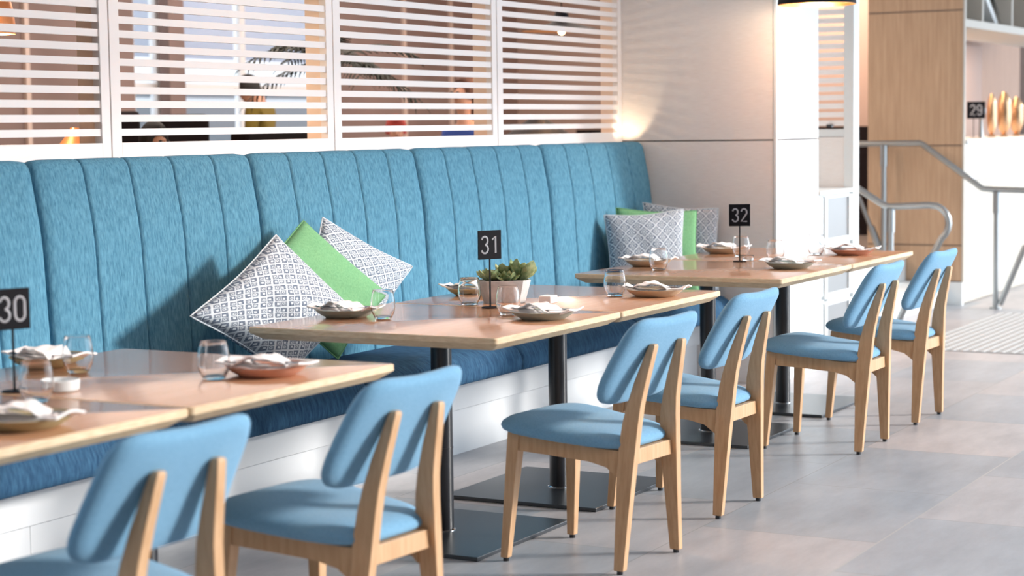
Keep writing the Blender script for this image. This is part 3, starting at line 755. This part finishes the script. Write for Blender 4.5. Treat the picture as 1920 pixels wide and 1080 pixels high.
glasses = [(3.485, 3.21, 'beside sign 30, in front of the olive plate on the nearest table'), (3.965, 3.50, 'right of sign 30, in front of the sofa-side plate'),
 (3.995, 3.065, 'beside the pink plate on the left table'), (5.51, 3.50, 'in front of the green cushion on the middle table'),
 (6.062, 3.475, 'left of the planter, half hidden behind sign 31'), (5.78, 3.16, 'in front of the planter on the middle table'),
 (6.575, 3.13, 'beside the beige plate on the table right of the planter'), (7.81, 3.50, 'in front of the patterned cushions near the column'),
 (8.75, 3.48, 'behind sign 32'), (8.52, 3.215, 'right of sign 32, behind the grey-green plate'), (8.99, 3.18, 'left of the pink plate on the far table')]
for x, y, wh in glasses:
    placed('drinking_glass', glass_mesh(), glass, (x, y, ZT), 0, 'empty stemless glass %s' % wh, 'glass', g_gl)
dish = MB(); dish.lathe([(0.0001, 0), (0.040, 0), (0.046, 0.005), (0.048, 0.028), (0.046, 0.030), (0.044, 0.028), (0.042, 0.008), (0.0001, 0.006)], 36)
tag(dish.build('salt_dish', colwhite, loc=(3.66, 3.29, ZT)), 'small round white dish at the seam of the left tables', 'dish')
dish = MB(); dish.lathe([(0.0001, 0), (0.024, 0), (0.027, 0.004), (0.028, 0.024), (0.0265, 0.026), (0.025, 0.024), (0.024, 0.006), (0.0001, 0.005)], 36)
tag(dish.build('tealight_holder', glass, loc=(8.50, 3.345, ZT)), 'small clear tealight holder beside the foot of sign 32', 'tealight holder')
dish = MB(); dish.box(-0.03, 0.03, -0.025, 0.025, 0, 0.028)
tag(dish.build('sugar_box', napkinm, bevel=0.004, loc=(6.235, 3.24, ZT)), 'small white block behind the plate in front of the planter', 'sugar box')

number_sign('30', (3.599, 3.387, ZT), face((3.6, 3.39), 0.42), 'black table number sign 30 at the left edge of the picture', h=0.262)
number_sign('31', (5.985, 3.345, ZT), face((5.98, 3.34), 0.52), 'black table number sign 31 in front of the planter')
number_sign('32', (8.425, 3.357, ZT), face((8.43, 3.36), 0.12), 'black table number sign 32 in front of the column', h=0.272, w=0.10)

# planter with succulents
def planter():
    t = empty('succulent_planter', (6.19, 3.40, ZT), yaw-PI/2+0.05, 'grey concrete bowl of succulents behind sign 31', 'planter')
    b = MB()
    def ring(sx, sy, z): return [(sx*math.copysign(abs(math.cos(a))**0.75, math.cos(a)), sy*math.copysign(abs(math.sin(a))**0.75, math.sin(a)), z) for a in [2*PI*(k+0.5)/10 for k in range(10)]]
    b.loft([ring(0.078, 0.055, 0), ring(0.080, 0.057, 0.004), ring(0.101, 0.072, 0.082), ring(0.101, 0.072, 0.085), ring(0.095, 0.066, 0.085), ring(0.094, 0.065, 0.072)], cap=True)
    b.build('pot', concrete, t, angle=20)
    b = MB(); b.loft([ring(0.094, 0.065, 0.070), ring(0.09, 0.062, 0.078), ring(0.04, 0.03, 0.088)]); b.build('soil', soil, t)
    rnd = random.Random(3)
    def rosette(cx, cy, cz, R_, n, tilt, az, openn):
        b = MB(); T = Matrix.Translation((cx, cy, cz)) @ Matrix.Rotation(az, 4, 'Z') @ Matrix.Rotation(tilt, 4, 'Y')
        for k in range(n):
            a = k*2.39996; lay = k/n; el_ = openn+(1.35-openn)*(lay); Ln = R_*(1-0.45*lay)*rnd.uniform(0.9, 1.1)
            d = Vector((math.cos(a)*math.cos(el_), math.sin(a)*math.cos(el_), math.sin(el_))); sd_ = Vector((-math.sin(a), math.cos(a), 0)); nn = sd_.cross(d)
            rings = []
            for s, w, th in ((0.0, 0.25, 0.10), (0.25, 0.6, 0.16), (0.55, 1.0, 0.16), (0.8, 0.85, 0.11), (0.94, 0.4, 0.05), (1.0, 0.04, 0.01)):
                p = d*Ln*s+nn*(-0.16*Ln*s*s); ww = w*Ln*0.30; tt_ = th*Ln*0.7
                rings.append([tuple(T @ (p+sd_*ww*math.cos(q)+nn*(tt_*math.sin(q)+(0.25*ww*abs(math.cos(q)))))) for q in [2*PI*m_/8 for m_ in range(8)]])
            b.loft(rings)
        b.build('succulent', leafm, t)
    rosette(-0.055, -0.01, 0.085, 0.062, 22, 0.15, 0.3, 0.25)
    rosette(0.015, -0.015, 0.080, 0.058, 16, -0.1, 1.2, 0.2)
    rosette(0.058, 0.0, 0.085, 0.092, 12, 0.30, 0.5, 0.7)
    rosette(0.01, 0.035, 0.085, 0.070, 14, 0.1, 2.0, 0.7)
    rosette(-0.03, 0.035, 0.085, 0.05, 14, 0.1, 2.5, 0.5)
planter()

# ------------------------------------------------------------------ pendant lamps
def pendant(loc, R_, H_, outer, inner, label, shape='dome', energy=8, cord=True):
    t = empty('pendant_lamp', loc, 0, label, 'pendant lamp')
    if shape == 'dome':
        prof = [(R_*math.sin(a), H_*(math.cos(a))) for a in [PI/2*k/10 for k in range(10, -1, -1)]]
    elif shape == 'disc':
        prof = [(R_, 0), (R_*0.30, H_*0.32), (R_*0.20, H_*0.45), (R_*0.14, H_*0.9), (0.001, H_)]
    else:
        prof = [(R_, 0), (0.22*R_, H_*0.85), (0.14*R_, H_), (0.001, H_)]
    b = MB(); b.lathe([(max(r, 0.001), z) for r, z in prof], 48); b.build('shade', outer, t)
    b = MB(); b.lathe([(max(r-0.003, 0.001), z-0.003) for r, z in prof], 48); b.build('shade_lining', inner, t)
    bb = MB(); bb.lathe([(0.001, -0.03), (0.018, -0.02), (0.026, 0.0), (0.018, 0.022), (0.01, 0.03)], 16, (0, 0, 0.0 if shape == 'disc' else min(H_*0.5, 0.06))); bb.build('bulb', bulb, t)
    if cord:
        b = MB(); b.tube([(0, 0, H_-0.004), (0, 0, 3.25-loc[2])], 0.004, 8); b.build('cord', signb, t)
    if energy:
        lamp('pendant_light', 'POINT', (loc[0], loc[1], loc[2]-0.02), energy, (1.0, 0.76, 0.54), shadow_soft_size=0.05)
    return t
pendant((9.37, 3.31, 2.0), 0.198, 0.17, signb, copper, 'black pendant lamp with gold inside, cut by the top edge', energy=10)
for px_ in (3.3, 5.95):  # unseen pendants added for more light on the tabletops
    pendant((px_, 3.31, 2.14), 0.198, 0.17, signb, copper, 'black pendant lamp, unseen, added above the frame to light the %s tables' % ('left' if px_ < 4 else 'middle'), energy=6 if px_ < 4 else 15)
pendant((11.40, 5.80, 2.03), 0.27, 0.15, signb, copper, 'flat black pendant lamp with lit gold inside behind the right screen', 'disc', 30)
pendant((10.95, 5.75, 1.30), 0.28, 0.17, signb, signb, 'low black cone lampshade at the sill of the right screen', 'cone', 0, False)
pendant((5.885, 5.6, 1.805), 0.10, 0.24, coppers, copper, 'glowing copper pendant lamp at the top left corner', 'dome', 40)
pendant((6.37, 5.6, 1.27), 0.13, 0.15, coppers, copper, 'small copper cone lamp low behind the left screen', 'cone', 0, False)
# stands for the two low cones
for (x, y, z, nm, lb) in ((10.95, 5.75, 1.30, 'lamp_stand', 'black stand holding the low cone lampshade'), (6.37, 5.6, 1.27, 'lamp_stand', 'thin dark stand below the small copper cone lamp')):
    b = MB(); b.tube([(0, 0, 0.36), (0, 0, z+0.12)], 0.012, 10); b.lathe([(0.001, 0.36), (0.13, 0.36), (0.13, 0.375), (0.001, 0.38)], 24); o = b.build(nm, signb); o.location = (x, y, 0); tag(o, lb, 'lamp stand')
# uplight on the ledge at the column
lamp('ledge_uplight', 'SPOT', (9.525, 4.50, 1.325), 1.3, (1.0, 0.76, 0.5), target=(9.525+math.cos(math.radians(42)), 4.50, 1.325+math.sin(math.radians(42))), spot_size=math.radians(84), spot_blend=0.12, shadow_soft_size=0.02)

# ------------------------------------------------------------------ people, palm and furniture in the second room
def skinned(name, pts, edges, m, parent, sub=2):
    me = bpy.data.meshes.new(name); me.from_pydata([p[:3] for p in pts], edges, []); me.materials.append(m)
    o = bpy.data.objects.new(name, me); C.objects.link(o); o.parent = parent
    md = o.modifiers.new('skin', 'SKIN')
    if not me.skin_vertices: pass
    lay = me.skin_vertices[0].data if me.skin_vertices else None
    if lay is None:
        bm = bmesh.new(); bm.from_mesh(me); bm.verts.layers.skin.verify(); bm.to_mesh(me); bm.free(); lay = me.skin_vertices[0].data
    for i, p in enumerate(pts):
        lay[i].radius = (p[3], p[4] if len(p) > 4 else p[3])
    lay[0].use_root = True
    md.use_smooth_shade = True
    s = o.modifiers.new('sub', 'SUBSURF'); s.levels = sub; s.render_levels = sub
    return o
def person(loc, rz, label, shirt, hair, seated=True, longhair=False, sc=1.0, lift=0.0, bow=0.0):
    t = empty('person', loc, rz, label, 'person'); t.scale = (sc, sc, sc)
    H = 0.45+lift if seated else 0.92
    pts = [(0, 0, H+0.05, .13, .10), (0, 0, H+0.28, .125, .095), (0, 0, H+0.46, .14, .10), (0, 0.0, H+0.555, .055, .055), (0, 0.01+bow*.4, H+0.62-bow*.6, .05, .055), (0, 0.02+bow*.8, H+0.70-bow, .066, .08), (0, 0.02+bow, H+0.80-bow, .064, .08)]
    ed = [(i, i+1) for i in range(6)]
    for s in (-1, 1):
        k = len(pts)
        pts += [(s*0.17, 0, H+0.47, .055, .055), (s*0.21, 0.03, H+0.22, .042, .042), (s*0.17, 0.25, H+0.17, .03, .03), (s*0.14, 0.34, H+0.18, .035, .015)]
        ed += [(2, k), (k, k+1), (k+1, k+2), (k+2, k+3)]
        k = len(pts)
        if seated: pts += [(s*0.10, 0.06, H+0.02, .09, .09), (s*0.12, 0.44, H+0.03, .065, .065), (s*0.12, 0.42, 0.09, .04, .04), (s*0.12, 0.54, 0.035, .04, .03)]
        else: pts += [(s*0.10, 0.0, H-0.03, .09, .09), (s*0.11, 0.02, 0.50, .065, .065), (s*0.11, 0.0, 0.09, .04, .04), (s*0.11, 0.14, 0.035, .04, .03)]
        ed += [(0, k), (k, k+1), (k+1, k+2), (k+2, k+3)]
    skinned('body', pts, ed, skin, t)
    sh = [(0, 0, H+0.02, .155, .125), (0, 0, H+0.28, .15, .12), (0, 0, H+0.46, .16, .115), (0, 0, H+0.53, .075, .075)]
    e2 = [(0, 1), (1, 2), (2, 3)]
    for s in (-1, 1):
        k = len(sh); sh += [(s*0.17, 0, H+0.475, .072, .072), (s*0.215, 0.02, H+0.25, .058, .058)]; e2 += [(2, k), (k, k+1)]
    skinned('shirt', sh, e2, shirt, t)
    tr = [(0, 0, H+0.03, .14, .11)]
    e3 = []
    for s in (-1, 1):
        k = len(tr)
        if seated: tr += [(s*0.10, 0.06, H+0.02, .10, .10), (s*0.12, 0.44, H+0.03, .08, .08), (s*0.12, 0.43, 0.12, .055, .055)]
        else: tr += [(s*0.10, 0.0, H-0.03, .10, .10), (s*0.11, 0.02, 0.50, .08, .08), (s*0.11, 0.0, 0.12, .06, .06)]
        e3 += [(0, k), (k, k+1), (k+1, k+2)]
    skinned('trousers', tr, e3, navyc, t)
    b = MB(); rings = []
    for k in range(9):
        a = -0.35+ (PI/2+0.35)*k/8
        rings.append([(0.092*math.cos(a)*math.cos(q), 0.012-0.012+0.105*math.cos(a)*math.sin(q)+(-0.012), H+0.765+0.125*math.sin(a)) for q in [2*PI*j/20 for j in range(20)]])
    # cap of hair, trimmed in front so the face stays free
    rings = [[(x, min(y, 0.045) if z < H+0.82 else y, z) for x, y, z in r] for r in rings]
    b.loft(rings)
    if longhair: b.loft([[(0.085*math.cos(q), -0.045+0.05*math.sin(q), z) for q in [2*PI*j/16 for j in range(16)]] for z in (H+0.50, H+0.56, H+0.7, H+0.78)])
    hp = b.build('hair', hair, t, angle=80)
    for s in (-1, 1):
        e = MB(); e.lathe([(0.001, 0), (0.011, 0.004), (0.012, 0.012), (0.001, 0.018)], 12, (s*0.03, 0.097, H+0.745)); eo = e.build('eye', hairk, t); eo.location = (0, bow, -bow)
    n_ = MB(); n_.loft([[(-0.008, 0.095, H+0.76), (0.008, 0.095, H+0.76), (0, 0.105, H+0.76)], [(-0.015, 0.095, H+0.715), (0.015, 0.095, H+0.715), (0, 0.125, H+0.72)]]); no = n_.build('nose', skin, t); no.location = (0, bow, -bow); hp.location = (0, bow, -bow)
    return t
ZR = 0.36
person((11.31, 8.2, ZR), 0.3, 'person in an olive shirt seen from behind through the second screen', olive, hairk, False, sc=0.85, bow=0.11)
person((11.33, 6.5, ZR), 1.2, 'person with long brown hair and a bright blue top behind the screen', bluec, hairb, True, True, lift=0.07)
person((11.55, 7.2, ZR), 2.2, 'seated person in a dark top with a red cap behind the screen', navyc, hairr, sc=0.85)
person((8.02, 6.5, ZR), 2.9, 'seated person in a taupe top low at the left of the second screen', taupe, hairk, sc=0.82)
def block_seat(x, y, w, d, rz, label, sc=1.0, bk=0.80, dz=0.0):
    t = empty('armchair', (x, y, ZR), rz, label, 'armchair', 'dark armchairs in the second room'); t.scale = (sc, sc, sc)
    hz = 0.36+dz
    b = MB(); b.box(-w/2+0.04, w/2-0.04, -d/2+0.002, d/2, 0.22, hz); b.build('seat', darkm, t, bevel=0.02)
    b = MB(); b.box(-w/2, w/2, -d/2-0.10, -d/2, 0.15, bk); b.build('backrest', darkm, t, bevel=0.03)
    for sx in (-1, 1):
        for sy in (-1, 1):
            b = MB(); b.tube([(sx*(w/2-0.05), sy*(d/2-0.05), 0), (sx*(w/2-0.05), sy*(d/2-0.05), 0.23)], 0.018, 8); b.build('leg', darkm, t)
block_seat(11.33, 6.5, 0.5, 0.40, 1.2, 'dark chair under the person in blue', dz=0.07)
block_seat(11.55, 7.2, 0.5, 0.40, 2.2, 'dark chair under the person with the red cap', 0.85)
block_seat(8.02, 6.5, 0.5, 0.40, 2.9, 'dark chair under the person in taupe', 0.82)
block_seat(9.05, 7.0, 0.30, 0.40, 2.6, 'high-backed black chair left of the olive shirt', bk=1.14)
block_seat(8.62, 7.15, 0.26, 0.40, 2.6, 'narrow black chair behind the person in taupe', bk=1.16)
t = empty('sofa', (8.55, 6.15, ZR), 0.0, 'long dark sofa back low in the second screen', 'sofa')
b = MB(); b.box(-0.35, 0.25, -0.12, 0.0, 0.1, 1.03); b.build('backrest', darkm, t, bevel=0.02)
b = MB(); b.box(-0.35, 0.25, -0.6, -0.12, 0.1, 0.44); b.build('seat', darkm, t, bevel=0.02)
# palm in a pot
t = empty('palm', (9.22, 6.15, ZR), 0, 'dark feathery palm behind the second and third screens', 'palm')
b = MB(); b.lathe([(0.001, 0), (0.15, 0), (0.2, 0.4), (0.18, 0.4), (0.17, 0.36), (0.001, 0.36)], 28); b.build('pot', signb, t)
b = MB(); b.tube([(0, 0, 0.36), (0.01, 0, 0.9), (-0.02, 0.01, 1.42)], [0.02, 0.016, 0.012], 10); b.build('trunk', darkm, t)
rnd = random.Random(11)
fr = MB()
for k in range(13):
    az = k*2.4+0.4; Ln = rnd.uniform(0.36, 0.58); el_ = rnd.uniform(0.0, 1.0); pts = []
    for i in range(9):
        s = i/8; r_ = Ln*math.cos(el_)*s+0.12*s*s*Ln; z = 1.42+Ln*math.sin(el_)*s-0.45*Ln*s**2.5
        pts.append(Vector((-0.02+r_*math.cos(az), r_*math.sin(az), z)))
    fr.tube(pts, [0.006-0.0005*i for i in range(9)], 5)
    for i in range(2, 9):
        for sgn in (-1, 1):
            for h in (0, 0.5):
                if i+h > 8: continue
                p = pts[i] if h == 0 else (pts[i]+pts[min(i+1, 8)])/2
                tg = (pts[min(i+1, 8)]-pts[i-1]).normalized(); sd_ = tg.cross(Vector((0, 0, 1))).normalized()*sgn
                d = (tg*0.8+sd_*0.8+Vector((0, 0, -0.25))).normalized(); l2 = 0.15*(1-0.06*abs(i-4)); w2 = tg*0.010; th = Vector((0, 0, 0.0015))
                q = p+d*l2*0.5; e = p+d*l2+Vector((0, 0, -0.03))
                fr.loft([[tuple(p-w2*0.4), tuple(p+w2*0.4), tuple(p+w2*0.4+th), tuple(p-w2*0.4+th)], [tuple(q-w2), tuple(q+w2), tuple(q+w2+th), tuple(q-w2+th)], [tuple(e-w2*0.1), tuple(e+w2*0.1), tuple(e+w2*0.1+th), tuple(e-w2*0.1+th)]])
fr.build('fronds', palmm, t, smooth=False)
# leaves seen low in the right screen
t = empty('potted_plant', (12.2, 5.55, ZR), 0, 'plant with dark oval leaves at the bottom right of the right screen', 'plant')
b = MB(); b.lathe([(0.001, 0), (0.14, 0), (0.17, 0.35), (0.15, 0.35), (0.001, 0.3)], 24); b.build('pot', white, t)
b = MB()
for k in range(9):
    a = k*2.4; h = 0.80+0.045*k; r_ = 0.10+0.02*(k % 3)
    b.tube([(0, 0, 0.3), (0.4*r_*math.cos(a), 0.4*r_*math.sin(a), h*0.8), (r_*math.cos(a), r_*math.sin(a), h)], 0.004, 5)
    p = Vector((r_*math.cos(a), r_*math.sin(a), h)); d = Vector((math.cos(a), math.sin(a), 0.5)).normalized(); sd_ = Vector((-math.sin(a), math.cos(a), 0))
    b.loft([[tuple(p+d*0.14*s+sd_*w_*math.cos(q)+Vector((0, 0, 0.004*math.sin(q)))) for q in [2*PI*j/8 for j in range(8)]] for s, w_ in ((0, 0.004), (0.3, 0.03), (0.6, 0.034), (0.85, 0.02), (1, 0.002))])
b.build('leaves', palmm, t)
# outside the window
t = empty('building', (17.0, 13.0, 0.05), 0, 'grey-blue building outside the far window', 'building')
b = MB(); b.box(-3.0, 9.0, 0, 1.5, 2.12, 6.0); b.build('upper_wall', outdoor, t, smooth=False)
b = MB(); b.box(-3.2, 9.0, -0.06, 1.5, 1.80, 2.12); b.build('canopy', white, t, smooth=False)
b = MB(); b.box(-3.0, 9.0, 0.02, 1.5, 0, 1.80); b.build('lower_wall', outw, t, smooth=False)
for x in (-2.2, -0.6, 1.0, 2.6):
    w = MB(); w.box(x, x+1.2, -0.03, 0.02, 0.5, 1.7); wf = w.build('window', white, t, smooth=False)
    g = MB(); g.box(x+0.06, x+1.14, -0.034, -0.028, 0.56, 1.64); g.build('pane', shelfgrey, wf, smooth=False)
t2 = tag(box_obj('terrace', 4, 30, 9.71, 30, -0.15, 0.05, outw), 'pale terrace paving outside the far window', 'terrace')
